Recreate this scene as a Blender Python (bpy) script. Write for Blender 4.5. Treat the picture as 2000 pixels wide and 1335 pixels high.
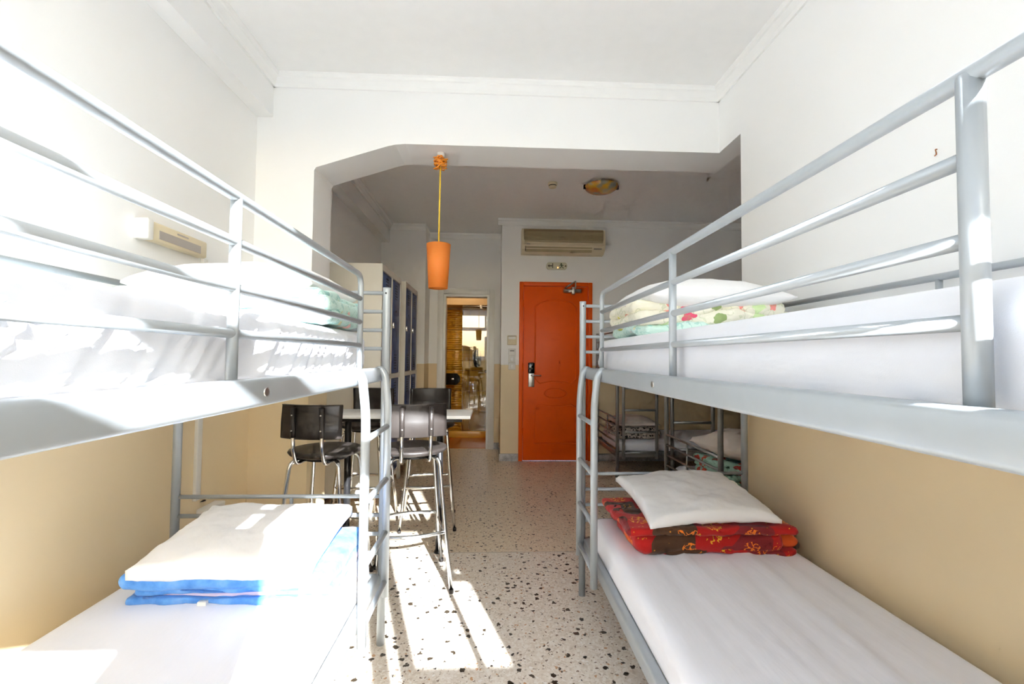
import bpy, bmesh, math, random
from mathutils import Vector, Matrix, noise
random.seed(7)
PI = math.pi
scene = bpy.context.scene
for o in list(bpy.data.objects):
    bpy.data.objects.remove(o, do_unlink=True)
COL = scene.collection

# ------------------------------------------------------------------ camera
cam_d = bpy.data.cameras.new('camera')
cam_d.sensor_width = 36.0
cam_d.lens = 36.0 * 889.0 / 2000.0
cam_d.clip_start = 0.02
cam = bpy.data.objects.new('camera', cam_d)
COL.objects.link(cam)
PITCH = math.atan(31.5 / 889); YAW = math.atan(38 / 889); ROLL = 0.009
cam.matrix_world = (Matrix.Translation((0, 0, 1.2)) @ Matrix.Rotation(-YAW, 4, 'Z')
                    @ Matrix.Rotation(PI / 2 + PITCH, 4, 'X') @ Matrix.Rotation(ROLL, 4, 'Z'))
scene.camera = cam

# ------------------------------------------------------------------ world, sun, exposure
SKY = 0.50
SUN = 31.0
EXPOSURE = 0.34
GROUND = (3.0, 2.75, 2.4, 1)
w = bpy.data.worlds.new('sky')
scene.world = w
w.use_nodes = True
nt = w.node_tree
nt.nodes.clear()
out = nt.nodes.new('ShaderNodeOutputWorld')
bg = nt.nodes.new('ShaderNodeBackground')
tc = nt.nodes.new('ShaderNodeTexCoord')
sep = nt.nodes.new('ShaderNodeSeparateXYZ')
sky = nt.nodes.new('ShaderNodeTexSky')
sky.sky_type = 'NISHITA'
sky.sun_disc = False
sky.sun_elevation = math.atan(0.49 / math.hypot(0.313, 1.0))
sky.sun_rotation = math.atan2(0.313, -1.0)
sky.altitude = 50
sky.air_density = 1.0
sky.dust_density = 2.2
sky.ozone_density = 1.0
ground = nt.nodes.new('ShaderNodeMix'); ground.data_type = 'RGBA'
hz = nt.nodes.new('ShaderNodeMapRange')
hz.inputs[1].default_value = -0.03; hz.inputs[2].default_value = 0.0
nt.links.new(tc.outputs['Generated'], sep.inputs[0])
nt.links.new(sep.outputs['Z'], hz.inputs[0])
nt.links.new(hz.outputs[0], ground.inputs[0])
ground.inputs[6].default_value = GROUND
nt.links.new(sky.outputs[0], ground.inputs[7])
tint = nt.nodes.new('ShaderNodeMix'); tint.data_type = 'RGBA'; tint.blend_type = 'MULTIPLY'
tint.inputs[0].default_value = 1.0
tint.inputs[7].default_value = (0.82, 0.92, 1.05, 1)      # camera white balance for this low sun
nt.links.new(ground.outputs[2], tint.inputs[6])
nt.links.new(tint.outputs[2], bg.inputs['Color'])
bg.inputs['Strength'].default_value = SKY
nt.links.new(bg.outputs[0], out.inputs[0])

sun_d = bpy.data.lights.new('sun', 'SUN')
sun_d.energy = SUN
sun_d.angle = math.radians(0.55)
sun_d.color = (0.885, 0.94, 0.985)
sun = bpy.data.objects.new('sun', sun_d)
COL.objects.link(sun)
SUNDIR = Vector((-0.313, 1.0, -0.49)).normalized()
sun.rotation_euler = SUNDIR.to_track_quat('-Z', 'Y').to_euler()
sun.location = (3, -8, 6)

WY = -1.0          # plane of the window wall behind the camera
pd = bpy.data.lights.new('window_daylight_portal', 'AREA')
pd.shape = 'RECTANGLE'; pd.size = 2.76; pd.size_y = 2.75
pd.cycles.is_portal = True
po = bpy.data.objects.new('window_daylight_portal', pd)
po.location = (-0.01, WY - 0.03, 1.4)
po.rotation_euler = (PI / 2, 0, PI)
COL.objects.link(po)

scene.view_settings.view_transform = 'Standard'
scene.view_settings.look = 'None'
scene.view_settings.exposure = EXPOSURE
scene.view_settings.gamma = 1.0
scene.view_settings.use_curve_mapping = False
scene.cycles.max_bounces = 9
scene.cycles.diffuse_bounces = 8
scene.cycles.glossy_bounces = 3
scene.cycles.transmission_bounces = 3
scene.cycles.transparent_max_bounces = 6
scene.cycles.use_adaptive_sampling = True
scene.cycles.adaptive_threshold = 0.1
scene.cycles.adaptive_min_samples = 12
scene.cycles.caustics_reflective = False
scene.cycles.caustics_refractive = False
scene.cycles.sample_clamp_indirect = 8.0
scene.cycles.use_denoising = True
scene.cycles.use_light_tree = False

# ------------------------------------------------------------------ materials
def srgb(r, g, b):
    f = lambda c: (c / 12.92) if c <= 0.04045 else ((c + 0.055) / 1.055) ** 2.4
    return (f(r / 255), f(g / 255), f(b / 255), 1)

class NM:
    def __init__(s, name):
        s.m = bpy.data.materials.new(name)
        s.m.use_nodes = True
        s.t = s.m.node_tree
        s.b = s.t.nodes['Principled BSDF']
    def n(s, typ, **kw):
        nd = s.t.nodes.new(typ)
        for k, v in kw.items():
            if k.startswith('i_'):
                nd.inputs[int(k[2:])].default_value = v
            else:
                setattr(nd, k, v)
        return nd
    def l(s, a, b):
        s.t.links.new(a, b)
    def obj(s, scale=(1, 1, 1)):
        t = s.n('ShaderNodeTexCoord')
        mpn = s.n('ShaderNodeMapping')
        mpn.inputs['Scale'].default_value = scale
        s.l(t.outputs['Object'], mpn.inputs[0])
        return mpn.outputs[0]
    def pos(s):
        return s.n('ShaderNodeNewGeometry').outputs['Position']
    def noise(s, vec, scale, detail=3, rough=0.5):
        nd = s.n('ShaderNodeTexNoise')
        nd.inputs['Scale'].default_value = scale
        nd.inputs['Detail'].default_value = detail
        nd.inputs['Roughness'].default_value = rough
        s.l(vec, nd.inputs['Vector'])
        return nd
    def vor(s, vec, scale, feature='F1', metric='EUCLIDEAN', rnd=1.0):
        nd = s.n('ShaderNodeTexVoronoi')
        nd.feature = feature; nd.distance = metric
        nd.inputs['Scale'].default_value = scale
        nd.inputs['Randomness'].default_value = rnd
        s.l(vec, nd.inputs['Vector'])
        return nd
    def ramp(s, fac, stops, interp='LINEAR'):
        nd = s.n('ShaderNodeValToRGB')
        cr = nd.color_ramp
        cr.interpolation = interp
        while len(cr.elements) < len(stops):
            cr.elements.new(0.5)
        for e, (p, c) in zip(cr.elements, stops):
            e.position = p; e.color = c
        s.l(fac, nd.inputs[0])
        return nd.outputs[0]
    def mix(s, fac, a, b, typ='MIX'):
        nd = s.n('ShaderNodeMix'); nd.data_type = 'RGBA'; nd.blend_type = typ
        for sock, v in ((nd.inputs[0], fac), (nd.inputs[6], a), (nd.inputs[7], b)):
            if hasattr(v, 'is_output'):
                s.l(v, sock)
            else:
                sock.default_value = v
        return nd.outputs[2]
    def math(s, op, a, b=0.0, c=None):
        nd = s.n('ShaderNodeMath'); nd.operation = op
        for i, v in enumerate((a, b) if c is None else (a, b, c)):
            if hasattr(v, 'is_output'):
                s.l(v, nd.inputs[i])
            else:
                nd.inputs[i].default_value = v
        return nd.outputs[0]
    def bump(s, h, strength=0.2, dist=0.01):
        nd = s.n('ShaderNodeBump')
        nd.inputs['Strength'].default_value = strength
        nd.inputs['Distance'].default_value = dist
        s.l(h, nd.inputs['Height'])
        s.l(nd.outputs[0], s.b.inputs['Normal'])
    def set(s, color=None, rough=None, metal=None, spec=None, **kw):
        if color is not None:
            if hasattr(color, 'is_output'):
                s.l(color, s.b.inputs['Base Color'])
            else:
                s.b.inputs['Base Color'].default_value = color
        if rough is not None: s.b.inputs['Roughness'].default_value = rough
        if metal is not None: s.b.inputs['Metallic'].default_value = metal
        if spec is not None: s.b.inputs['Specular IOR Level'].default_value = spec
        for k, v in kw.items():
            s.b.inputs[k.replace('_', ' ')].default_value = v
        return s

M = {}
def simple(name, color, rough=0.5, metal=0.0, spec=0.5, bump=None, vary=0.06):
    m = NM(name)
    vec = m.obj()
    nz = m.noise(vec, 14, 3)
    f = m.ramp(nz.outputs['Fac'], [(0.3, (1 - vary,) * 3 + (1,)), (0.7, (1, 1, 1, 1))])
    c = m.mix(1.0, color, f, 'MULTIPLY')
    m.set(c, rough, metal, spec)
    if bump:
        b = m.noise(vec, bump[0], 4)
        m.bump(b.outputs['Fac'], bump[1], bump[2])
    M[name] = m.m
    return m

DADO = 1.12
def wall_paint():
    m = NM('wall_paint')
    p = m.pos()
    sp = m.n('ShaderNodeSeparateXYZ'); m.l(p, sp.inputs[0])
    fac = m.math('GREATER_THAN', sp.outputs['Z'], DADO)
    nz = m.noise(p, 2.2, 3)
    yel = m.mix(nz.outputs['Fac'], srgb(230, 209, 170), srgb(236, 216, 178))
    wht = m.mix(nz.outputs['Fac'], srgb(246, 246, 244), srgb(249, 249, 248))
    m.set(m.mix(fac, yel, wht), 0.55, 0, 0.3)
    M['wall_paint'] = m.m
wall_paint()
simple('ceiling_paint', srgb(248, 248, 247), 0.7, 0, 0.2, None, 0.02)
simple('white_trim', srgb(247, 247, 245), 0.45, 0, 0.4, None, 0.02)
simple('white_gloss', srgb(236, 236, 232), 0.3, 0, 0.5, None, 0.02)

def terrazzo():
    m = NM('terrazzo')
    p = m.pos()
    sp = m.n('ShaderNodeSeparateXYZ'); m.l(p, sp.inputs[0])
    far = m.math('GREATER_THAN', sp.outputs['Y'], 2.86)
    wn = m.noise(p, 55, 2)
    wv = m.n('ShaderNodeVectorMath'); wv.operation = 'SCALE'; wv.inputs[3].default_value = 0.026
    m.l(wn.outputs['Color'], wv.inputs[0])
    av = m.n('ShaderNodeVectorMath'); av.operation = 'ADD'
    m.l(p, av.inputs[0]); m.l(wv.outputs[0], av.inputs[1])
    v = av.outputs[0]
    base = m.mix(m.noise(p, 3.0, 3).outputs['Fac'], srgb(226, 215, 200), srgb(234, 224, 210))
    # fine crushed marble
    v1 = m.vor(v, 120)
    fine = m.ramp(v1.outputs['Color'], [(0.0, srgb(186, 170, 150)), (0.25, srgb(222, 208, 190)), (0.6, srgb(236, 226, 212)), (0.85, srgb(246, 240, 230)), (1.0, srgb(206, 178, 146))])
    base = m.mix(0.75, base, fine)
    v2 = m.vor(v, 62)
    s2 = m.n('ShaderNodeSeparateColor'); m.l(v2.outputs['Color'], s2.inputs[0])
    k2 = m.math('MULTIPLY', m.math('GREATER_THAN', s2.outputs[0], 0.74), m.math('LESS_THAN', v2.outputs['Distance'], 0.36))
    c2 = m.ramp(s2.outputs[1], [(0.0, srgb(140, 118, 98)), (0.35, srgb(200, 156, 116)), (0.65, srgb(244, 238, 230)), (0.85, srgb(170, 154, 136))], 'CONSTANT')
    base = m.mix(k2, base, c2)
    # dark chips
    def chips(scale, keep, size):
        vv = m.vor(v, scale)
        ss = m.n('ShaderNodeSeparateColor'); m.l(vv.outputs['Color'], ss.inputs[0])
        lim = m.math('MULTIPLY_ADD', ss.outputs[1], size, 0.10)
        return m.math('MULTIPLY', m.math('GREATER_THAN', ss.outputs[0], keep), m.math('LESS_THAN', vv.outputs['Distance'], lim))
    near_c = chips(27, 0.40, 0.25)
    far_c = chips(32, 0.48, 0.22)
    kc = m.n('ShaderNodeMix'); kc.data_type = 'FLOAT'
    m.l(far, kc.inputs[0]); m.l(near_c, kc.inputs[2]); m.l(far_c, kc.inputs[3])
    base = m.mix(chips(70, 0.72, 0.20), base, srgb(140, 122, 102))
    base = m.mix(kc.outputs[0], base, srgb(60, 50, 38))
    farw = m.mix(1.0, base, srgb(250, 243, 230), 'MULTIPLY')
    base = m.mix(far, base, farw)
    m.set(base, 0.32, 0, 0.45)
    M['terrazzo'] = m.m
terrazzo()
simple('floor_strip', srgb(206, 196, 182), 0.4)

def marble():
    m = NM('marble')
    v = m.obj((1, 1, 1))
    nz = m.noise(v, 9, 6, 0.65)
    n2 = m.noise(v, 22, 6, 0.7)
    c = m.ramp(m.math('MULTIPLY', nz.outputs['Fac'], n2.outputs['Fac']), [(0.12, srgb(150, 148, 148)), (0.24, srgb(190, 188, 186)), (0.38, srgb(218, 216, 214))])
    m.set(c, 0.25)
    M['marble'] = m.m
marble()

simple('silver_paint', srgb(168, 174, 178), 0.36, 0.22, 0.5, None, 0.05)
simple('far_silver', srgb(164, 166, 166), 0.34, 0.55, 0.5, None, 0.05)
simple('chrome', srgb(222, 222, 222), 0.16, 1.0, 0.5, None, 0.04)
simple('steel', srgb(190, 188, 184), 0.3, 0.9, 0.5, None, 0.05)
simple('dark_hole', srgb(28, 27, 27), 0.7)
simple('black_plastic', srgb(50, 44, 41), 0.42, 0, 0.45, (60, 0.1, 0.003), 0.25)
simple('black_gloss', srgb(22, 21, 22), 0.12, 0, 0.6)
simple('black_metal', srgb(34, 33, 34), 0.3, 0.2, 0.5)
simple('orange_paint', srgb(240, 92, 10), 0.38, 0, 0.22, None, 0.04)
simple('locker_blue', srgb(62, 92, 152), 0.4, 0, 0.4, None, 0.06)
simple('locker_white', srgb(226, 222, 210), 0.45, 0, 0.4, None, 0.03)
simple('cream_plastic', srgb(224, 210, 178), 0.4, 0, 0.4, None, 0.04)
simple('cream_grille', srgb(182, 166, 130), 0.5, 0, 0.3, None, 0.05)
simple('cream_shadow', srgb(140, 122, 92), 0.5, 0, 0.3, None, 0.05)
simple('plate_white', srgb(232, 230, 224), 0.35, 0, 0.4, None, 0.02)
simple('grey_slot', srgb(176, 168, 160), 0.4)
simple('print_grey', srgb(120, 116, 108), 0.6)
simple('sign_pale', srgb(214, 212, 190), 0.25, 0, 0.5)
simple('sign_green', srgb(34, 60, 22), 0.5)
simple('sign_dark', srgb(74, 62, 46), 0.5)
simple('table_white', srgb(240, 240, 238), 0.3, 0, 0.5, None, 0.02)
simple('cord_yellow', srgb(236, 196, 60), 0.5)
simple('cord_orange', srgb(240, 150, 40), 0.5)
simple('bulb_white', srgb(240, 236, 226), 0.3)
simple('bath_floor', srgb(206, 126, 52), 0.3, 0, 0.5, None, 0.05)
simple('bath_plaster', srgb(208, 182, 140), 0.5, 0, 0.3, None, 0.03)
simple('bath_tile_plain', srgb(236, 184, 74), 0.2, 0, 0.5, None, 0.04)
simple('rust_hook', srgb(150, 92, 50), 0.7)

def shade_mat():
    m = NM('orange_shade')
    nz = m.noise(m.obj(), 40, 2)
    c = m.mix(nz.outputs['Fac'], srgb(255, 158, 66), srgb(255, 166, 76))
    m.set(c, 0.45, 0, 0.4)
    tr = m.n('ShaderNodeBsdfTranslucent'); m.l(c, tr.inputs[0])
    mx = m.n('ShaderNodeMixShader'); mx.inputs[0].default_value = 0.45
    o = m.t.nodes['Material Output']
    m.l(m.b.outputs[0], mx.inputs[1]); m.l(tr.outputs[0], mx.inputs[2]); m.l(mx.outputs[0], o.inputs[0])
    M['orange_shade'] = m.m
shade_mat()

def relief_tile():
    m = NM('bath_tile_relief')
    p = m.pos()
    wv = m.n('ShaderNodeTexWave'); wv.wave_type = 'BANDS'; wv.bands_direction = 'Z'
    wv.inputs['Scale'].default_value = 9.0; wv.inputs['Distortion'].default_value = 0.4
    m.l(p, wv.inputs['Vector'])
    m.set(m.mix(wv.outputs['Fac'], srgb(226, 164, 44), srgb(238, 182, 58)), 0.22)
    m.bump(wv.outputs['Fac'], 0.5, 0.008)
    M['bath_tile_relief'] = m.m
relief_tile()

def glass_mat():
    m = NM('shower_glass')
    o = m.t.nodes['Material Output']
    tp = m.n('ShaderNodeBsdfTransparent'); tp.inputs[0].default_value = (0.93, 0.95, 0.93, 1)
    gl = m.n('ShaderNodeBsdfGlossy'); gl.inputs['Roughness'].default_value = 0.01
    fr = m.n('ShaderNodeFresnel'); fr.inputs[0].default_value = 1.55
    f2 = m.math('MULTIPLY', fr.outputs[0], 2.0)
    mx = m.n('ShaderNodeMixShader')
    m.l(f2, mx.inputs[0]); m.l(tp.outputs[0], mx.inputs[1]); m.l(gl.outputs[0], mx.inputs[2]); m.l(mx.outputs[0], o.inputs[0])
    M['shower_glass'] = m.m
glass_mat()

def fabric(name, color, rough=0.85, weave=700, wr=0.25, vary=0.05, wscale=(9, 9, 9)):
    m = NM(name)
    v = m.obj(); v2 = m.obj(wscale)
    nz = m.noise(v, 6, 3)
    f = m.ramp(nz.outputs['Fac'], [(0.3, (1 - vary,) * 3 + (1,)), (0.7, (1, 1, 1, 1))])
    c = m.mix(1.0, color, f, 'MULTIPLY') if not hasattr(color, 'is_output') else color
    m.set(c, rough, 0, 0.2)
    m.b.inputs['Sheen Weight'].default_value = 0.15
    b = m.noise(v2, 1.0, 4, 0.55)
    w2 = m.noise(v, weave, 1)
    h = m.math('ADD', b.outputs['Fac'], m.math('MULTIPLY', w2.outputs['Fac'], 0.03))
    m.bump(h, wr, 0.02)
    M[name] = m.m
    return m
fabric('sheet_white', srgb(236, 237, 243), 0.85, 700, 0.4, 0.02, (8, 2.0, 8))
fabric('pillow_white', srgb(240, 239, 238), 0.85, 700, 0.35, 0.02, (9, 7, 9))
fabric('pillow_far', srgb(226, 214, 204), 0.85, 700, 0.4, 0.04, (11, 11, 11))

def blue_blanket():
    m = fabric('blanket_blue', srgb(88, 146, 214), 0.9, 500, 0.3, 0.1, (14, 20, 30))
    v = m.obj((1, 1, 1))
    nz = m.noise(v, 16, 4, 0.6)
    c = m.ramp(nz.outputs['Fac'], [(0.3, srgb(64, 122, 200)), (0.55, srgb(96, 154, 222)), (0.8, srgb(130, 172, 226))])
    m.set(c)
blue_blanket()
fabric('blanket_lining', srgb(206, 196, 222), 0.9, 500, 0.3, 0.06, (14, 20, 30))
fabric('blanket_hem', srgb(66, 120, 196), 0.9, 300, 0.4, 0.12, (60, 60, 60))

def ornament(m, v, scale, wd=0.018):
    nz = m.noise(v, scale, 2, 0.4)
    a = m.math('ABSOLUTE', m.math('SUBTRACT', nz.outputs['Fac'], 0.5))
    return m.math('LESS_THAN', a, wd)

def red_blanket():
    m = fabric('blanket_red', (0.5, 0.05, 0.03, 1), 0.9, 500, 0.3, 0.1, (14, 20, 30))
    v = m.obj()
    mpn = m.n('ShaderNodeMapping'); mpn.inputs['Rotation'].default_value = (0, 0, 0.12); m.l(v, mpn.inputs[0])
    v = mpn.outputs[0]
    pv = m.vor(v, 5.2, 'F1', 'CHEBYCHEV', 0.85)
    s = m.n('ShaderNodeSeparateColor'); m.l(pv.outputs['Color'], s.inputs[0])
    patch = m.ramp(s.outputs[0], [(0.0, srgb(176, 30, 26)), (0.32, srgb(84, 58, 40)), (0.56, srgb(186, 40, 28)), (0.72, srgb(214, 88, 34)), (0.84, srgb(128, 38, 40))], 'CONSTANT')
    orn = ornament(m, v, 42, 0.032)
    fl = m.vor(v, 9, 'F1', 'EUCLIDEAN', 0.8)
    disc = m.math('LESS_THAN', fl.outputs['Distance'], 0.40)
    ornc = m.mix(s.outputs[1], srgb(226, 164, 40), srgb(236, 120, 36))
    c = m.mix(m.math('MULTIPLY', orn, disc), patch, ornc)
    sp2 = m.vor(v, 48); dots = m.math('LESS_THAN', sp2.outputs['Distance'], 0.16)
    s3 = m.n('ShaderNodeSeparateColor'); m.l(sp2.outputs['Color'], s3.inputs[0])
    c = m.mix(m.math('MULTIPLY', dots, m.math('GREATER_THAN', s3.outputs[0], 0.7)), c, srgb(206, 132, 40))
    m.set(c)
red_blanket()

def floral(name, base, cols, scale, size=0.3, keep=0.45, lines=0.7):
    m = fabric(name, base, 0.9, 500, 0.35, 0.1, (14, 20, 30))
    v = m.obj()
    wn = m.noise(v, 22, 2)
    wv = m.n('ShaderNodeVectorMath'); wv.operation = 'SCALE'; wv.inputs[3].default_value = 0.05
    m.l(wn.outputs['Color'], wv.inputs[0])
    av = m.n('ShaderNodeVectorMath'); av.operation = 'ADD'; m.l(v, av.inputs[0]); m.l(wv.outputs[0], av.inputs[1])
    v = av.outputs[0]
    pv = m.vor(v, scale)
    s = m.n('ShaderNodeSeparateColor'); m.l(pv.outputs['Color'], s.inputs[0])
    blob = m.math('MULTIPLY', m.math('LESS_THAN', pv.outputs['Distance'], size), m.math('GREATER_THAN', s.outputs[0], keep))
    n = len(cols)
    pc = m.ramp(s.outputs[1], [(i / n, c) for i, c in enumerate(cols)], 'CONSTANT')
    c = m.mix(blob, base, pc)
    st = ornament(m, v, scale * 1.2)
    c = m.mix(m.math('MULTIPLY', st, lines), c, cols[-1])
    m.set(c)
floral('blanket_pastel_yellow', srgb(238, 234, 214), [srgb(222, 214, 90), srgb(228, 90, 120), srgb(206, 226, 170), srgb(240, 150, 140), srgb(150, 168, 110)], 13, 0.40, 0.3, 0.3)
floral('blanket_pastel_aqua', srgb(206, 232, 222), [srgb(240, 190, 180), srgb(170, 220, 214), srgb(230, 220, 160), srgb(150, 200, 190)], 17, 0.36)
floral('blanket_turquoise', srgb(168, 208, 190), [srgb(206, 70, 54), srgb(216, 96, 70), srgb(190, 60, 50), srgb(90, 126, 106)], 12, 0.40, 0.40, 0.4)
floral('blanket_black_white', srgb(206, 196, 184), [srgb(50, 46, 42), srgb(70, 64, 58), srgb(34, 32, 30), srgb(40, 36, 34)], 42, 0.42, 0.25)

def lamp_dish():
    m = NM('lamp_dish')
    v = m.obj()
    nz = m.noise(v, 7, 3)
    c = m.ramp(nz.outputs['Fac'], [(0.36, srgb(150, 150, 130)), (0.47, srgb(196, 150, 40)), (0.58, srgb(190, 110, 40)), (0.7, srgb(160, 150, 110))])
    m.set(c, 0.15, 0, 0.6)
    M['lamp_dish'] = m.m
lamp_dish()

# ------------------------------------------------------------------ mesh helpers
class MB:
    def __init__(s):
        s.v = []; s.f = []; s.sm = []
    def box(s, x0, x1, y0, y1, z0, z1):
        b = len(s.v)
        s.v += [(x, y, z) for z in (z0, z1) for y in (y0, y1) for x in (x0, x1)]
        for q in ((0, 2, 3, 1), (4, 5, 7, 6), (0, 1, 5, 4), (2, 6, 7, 3), (0, 4, 6, 2), (1, 3, 7, 5)):
            s.f.append(tuple(b + i for i in q)); s.sm.append(False)
        return s
    def rbox(s, x0, x1, y0, y1, z0, z1, r=0.005, seg=2):
        bm = bmesh.new()
        bmesh.ops.create_cube(bm, size=1)
        for v in bm.verts:
            v.co = ((x0 + x1) / 2 + v.co.x * (x1 - x0), (y0 + y1) / 2 + v.co.y * (y1 - y0), (z0 + z1) / 2 + v.co.z * (z1 - z0))
        r = min(r, (x1 - x0) * .49, (y1 - y0) * .49, (z1 - z0) * .49)
        bmesh.ops.bevel(bm, geom=bm.edges[:], offset=r, segments=seg, affect='EDGES', profile=0.5)
        s.bm(bm)
        return s
    def bm(s, bm, smooth=True):
        b = len(s.v)
        bm.verts.index_update()
        s.v += [tuple(v.co) for v in bm.verts]
        for f in bm.faces:
            s.f.append(tuple(b + v.index for v in f.verts)); s.sm.append(smooth)
        bm.free()
        return s
    def tube(s, pts, r, seg=12, caps=True, r2=None):
        pts = [Vector(p) for p in pts]
        n = len(pts)
        tang = []
        for i in range(n):
            a = pts[max(0, i - 1)]; c = pts[min(n - 1, i + 1)]
            tang.append((c - a).normalized())
        ref = Vector((0, 0, 1)) if abs(tang[0].z) < 0.9 else Vector((1, 0, 0))
        u = tang[0].cross(ref).normalized()
        b0 = len(s.v)
        for i in range(n):
            if i:
                u = (u - tang[i] * u.dot(tang[i])).normalized()
            vv = tang[i].cross(u)
            rr = r if r2 is None else r + (r2 - r) * i / (n - 1)
            for k in range(seg):
                a = 2 * PI * k / seg
                s.v.append(tuple(pts[i] + u * math.cos(a) * rr + vv * math.sin(a) * rr))
        for i in range(n - 1):
            for k in range(seg):
                k2 = (k + 1) % seg
                s.f.append((b0 + i * seg + k, b0 + i * seg + k2, b0 + (i + 1) * seg + k2, b0 + (i + 1) * seg + k)); s.sm.append(True)
        if caps:
            s.f.append(tuple(b0 + k for k in range(seg))[::-1]); s.sm.append(False)
            s.f.append(tuple(b0 + (n - 1) * seg + k for k in range(seg))); s.sm.append(False)
        return s
    def lathe(s, prof, cx=0, cy=0, seg=28, sx=1, sy=1):
        b0 = len(s.v); n = len(prof)
        for r, z in prof:
            for k in range(seg):
                a = 2 * PI * k / seg
                s.v.append((cx + math.cos(a) * r * sx, cy + math.sin(a) * r * sy, z))
        for i in range(n - 1):
            for k in range(seg):
                k2 = (k + 1) % seg
                s.f.append((b0 + i * seg + k, b0 + i * seg + k2, b0 + (i + 1) * seg + k2, b0 + (i + 1) * seg + k)); s.sm.append(True)
        s.f.append(tuple(b0 + k for k in range(seg))[::-1]); s.sm.append(False)
        s.f.append(tuple(b0 + (n - 1) * seg + k for k in range(seg))); s.sm.append(False)
        return s
    def prism(s, poly, axis, a0, a1):
        """poly in the two other axes (x,y,z order without axis), extruded along axis"""
        b = len(s.v); n = len(poly)
        def mk(p, a):
            if axis == 0: return (a, p[0], p[1])
            if axis == 1: return (p[0], a, p[1])
            return (p[0], p[1], a)
        s.v += [mk(p, a0) for p in poly] + [mk(p, a1) for p in poly]
        s.f.append(tuple(b + i for i in range(n))); s.sm.append(False)
        s.f.append(tuple(b + n + i for i in range(n))[::-1]); s.sm.append(False)
        for i in range(n):
            j = (i + 1) % n
            s.f.append((b + i, b + n + i, b + n + j, b + j)); s.sm.append(False)
        return s
    def build(s, name, mat, parent=None, origin=None):
        me = bpy.data.meshes.new(name)
        vs = s.v
        o = bpy.data.objects.new(name, me)
        if origin is not None:
            ox, oy, oz = origin
            vs = [(x - ox, y - oy, z - oz) for x, y, z in vs]
            o.location = origin
        me.from_pydata(vs, [], s.f)
        me.polygons.foreach_set('use_smooth', s.sm)
        bm = bmesh.new(); bm.from_mesh(me)
        bmesh.ops.recalc_face_normals(bm, faces=bm.faces[:])
        bm.to_mesh(me); bm.free()
        me.materials.append(M[mat])
        COL.objects.link(o)
        if parent is not None:
            o.parent = parent
        return o

def fillet(pts, r, n=6):
    pts = [Vector(p) for p in pts]
    res = [pts[0]]
    for i in range(1, len(pts) - 1):
        a, b, c = pts[i - 1], pts[i], pts[i + 1]
        d1 = (a - b); d2 = (c - b)
        rr = min(r, d1.length * 0.49, d2.length * 0.49)
        p1 = b + d1.normalized() * rr; p2 = b + d2.normalized() * rr
        for k in range(n + 1):
            t = k / n
            res.append(p1.lerp(b, t).lerp(b.lerp(p2, t), t))
    res.append(pts[-1])
    return res

def tag(o, label, cat, group=None, kind=None):
    o['label'] = label; o['category'] = cat
    if group: o['group'] = group
    if kind: o['kind'] = kind
    return o
def thing(name, label, cat, loc=(0, 0, 0), rotz=0, group=None, kind=None):
    o = bpy.data.objects.new(name, None)
    o.empty_display_size = 0.1
    COL.objects.link(o)
    o.location = loc; o.rotation_euler = (0, 0, rotz)
    return tag(o, label, cat, group, kind)
def plabel(o, label):
    o['label'] = label
    return o
def copy_part(src, parent):
    c = src.copy(); COL.objects.link(c); c.parent = parent
    for ch in list(src.children):
        copy_part(ch, c)
    return c

# ------------------------------------------------------------------ the setting
LX, RX = -1.39, 1.37
PY0, PY1 = 2.68, 2.97          # partition wall with the wide opening
CZ = 2.85
FY = 5.36                      # wall with the orange door
BY = 6.05                      # wall with the bathroom doorway
CY = 5.66                      # face of the pillar beside the lockers
AX1 = 3.50                     # right end of the alcove
REND = 2.44                    # where the right wall ends

def struct(name, mb, mat, label, cat):
    o = mb.build(name, mat)
    return tag(o, label, cat, kind='structure')

fl = struct('floor', MB().box(-2.0, AX1 + .2, WY - .15, BY + .05, -0.12, 0.0), 'terrazzo', 'speckled beige terrazzo floor running through the whole dormitory', 'floor')
MB().box(LX, RX, 2.852, 2.862, -0.001, 0.0012).build('divider_strip', 'floor_strip', fl)
struct('ceiling', MB().box(-1.6, AX1 + .2, WY - .15, BY + .1, CZ, CZ + .12), 'ceiling_paint', 'plain white plaster ceiling above the bunk beds', 'ceiling')

# left wall with boxed beam
struct('wall_left', MB().box(LX - .15, LX, WY - .15, BY + .1, 0, CZ + .1), 'wall_paint', 'left wall, white above and pale yellow below', 'wall')
struct('trim_1', MB().box(LX, -1.30, WY, PY0, 2.60, CZ), 'wall_paint', 'boxed white beam along the top of the left wall before the arch', 'beam')
struct('trim_2', MB().box(LX, -1.29, PY1, CY, 2.62, CZ), 'wall_paint', 'boxed white beam along the left wall above the lockers', 'beam')
# right wall
rw = MB().box(RX, RX + .13, WY - .15, REND, 0, CZ + .1).box(RX, RX + .13, REND, PY1, 2.462, CZ + .1)
struct('wall_right', rw, 'wall_paint', 'right wall beside the bunk, white above and pale yellow below', 'wall')
# partition with wide opening and a chamfered left corner
op = -1.056
poly = [(LX, 0), (op, 0), (op, 2.290), (-1.045, 2.309), (-.66, 2.437), (-.625, 2.448), (-.585, 2.457), (-.53, 2.462), (RX, 2.462), (RX, CZ + .1), (LX, CZ + .1)]
struct('wall_partition', MB().prism(poly, 1, PY0, PY1), 'wall_paint', 'white partition wall with wide opening chamfered at its left corner', 'wall')
# alcove on the right
struct('wall_alcove', MB().box(AX1, AX1 + .12, REND - .12, FY + .1, 0, CZ + .1).box(RX + .13, AX1, REND - .12, REND, 0, CZ + .1), 'wall_paint', 'two-tone walls closing the alcove behind the right bunk', 'wall')
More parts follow.
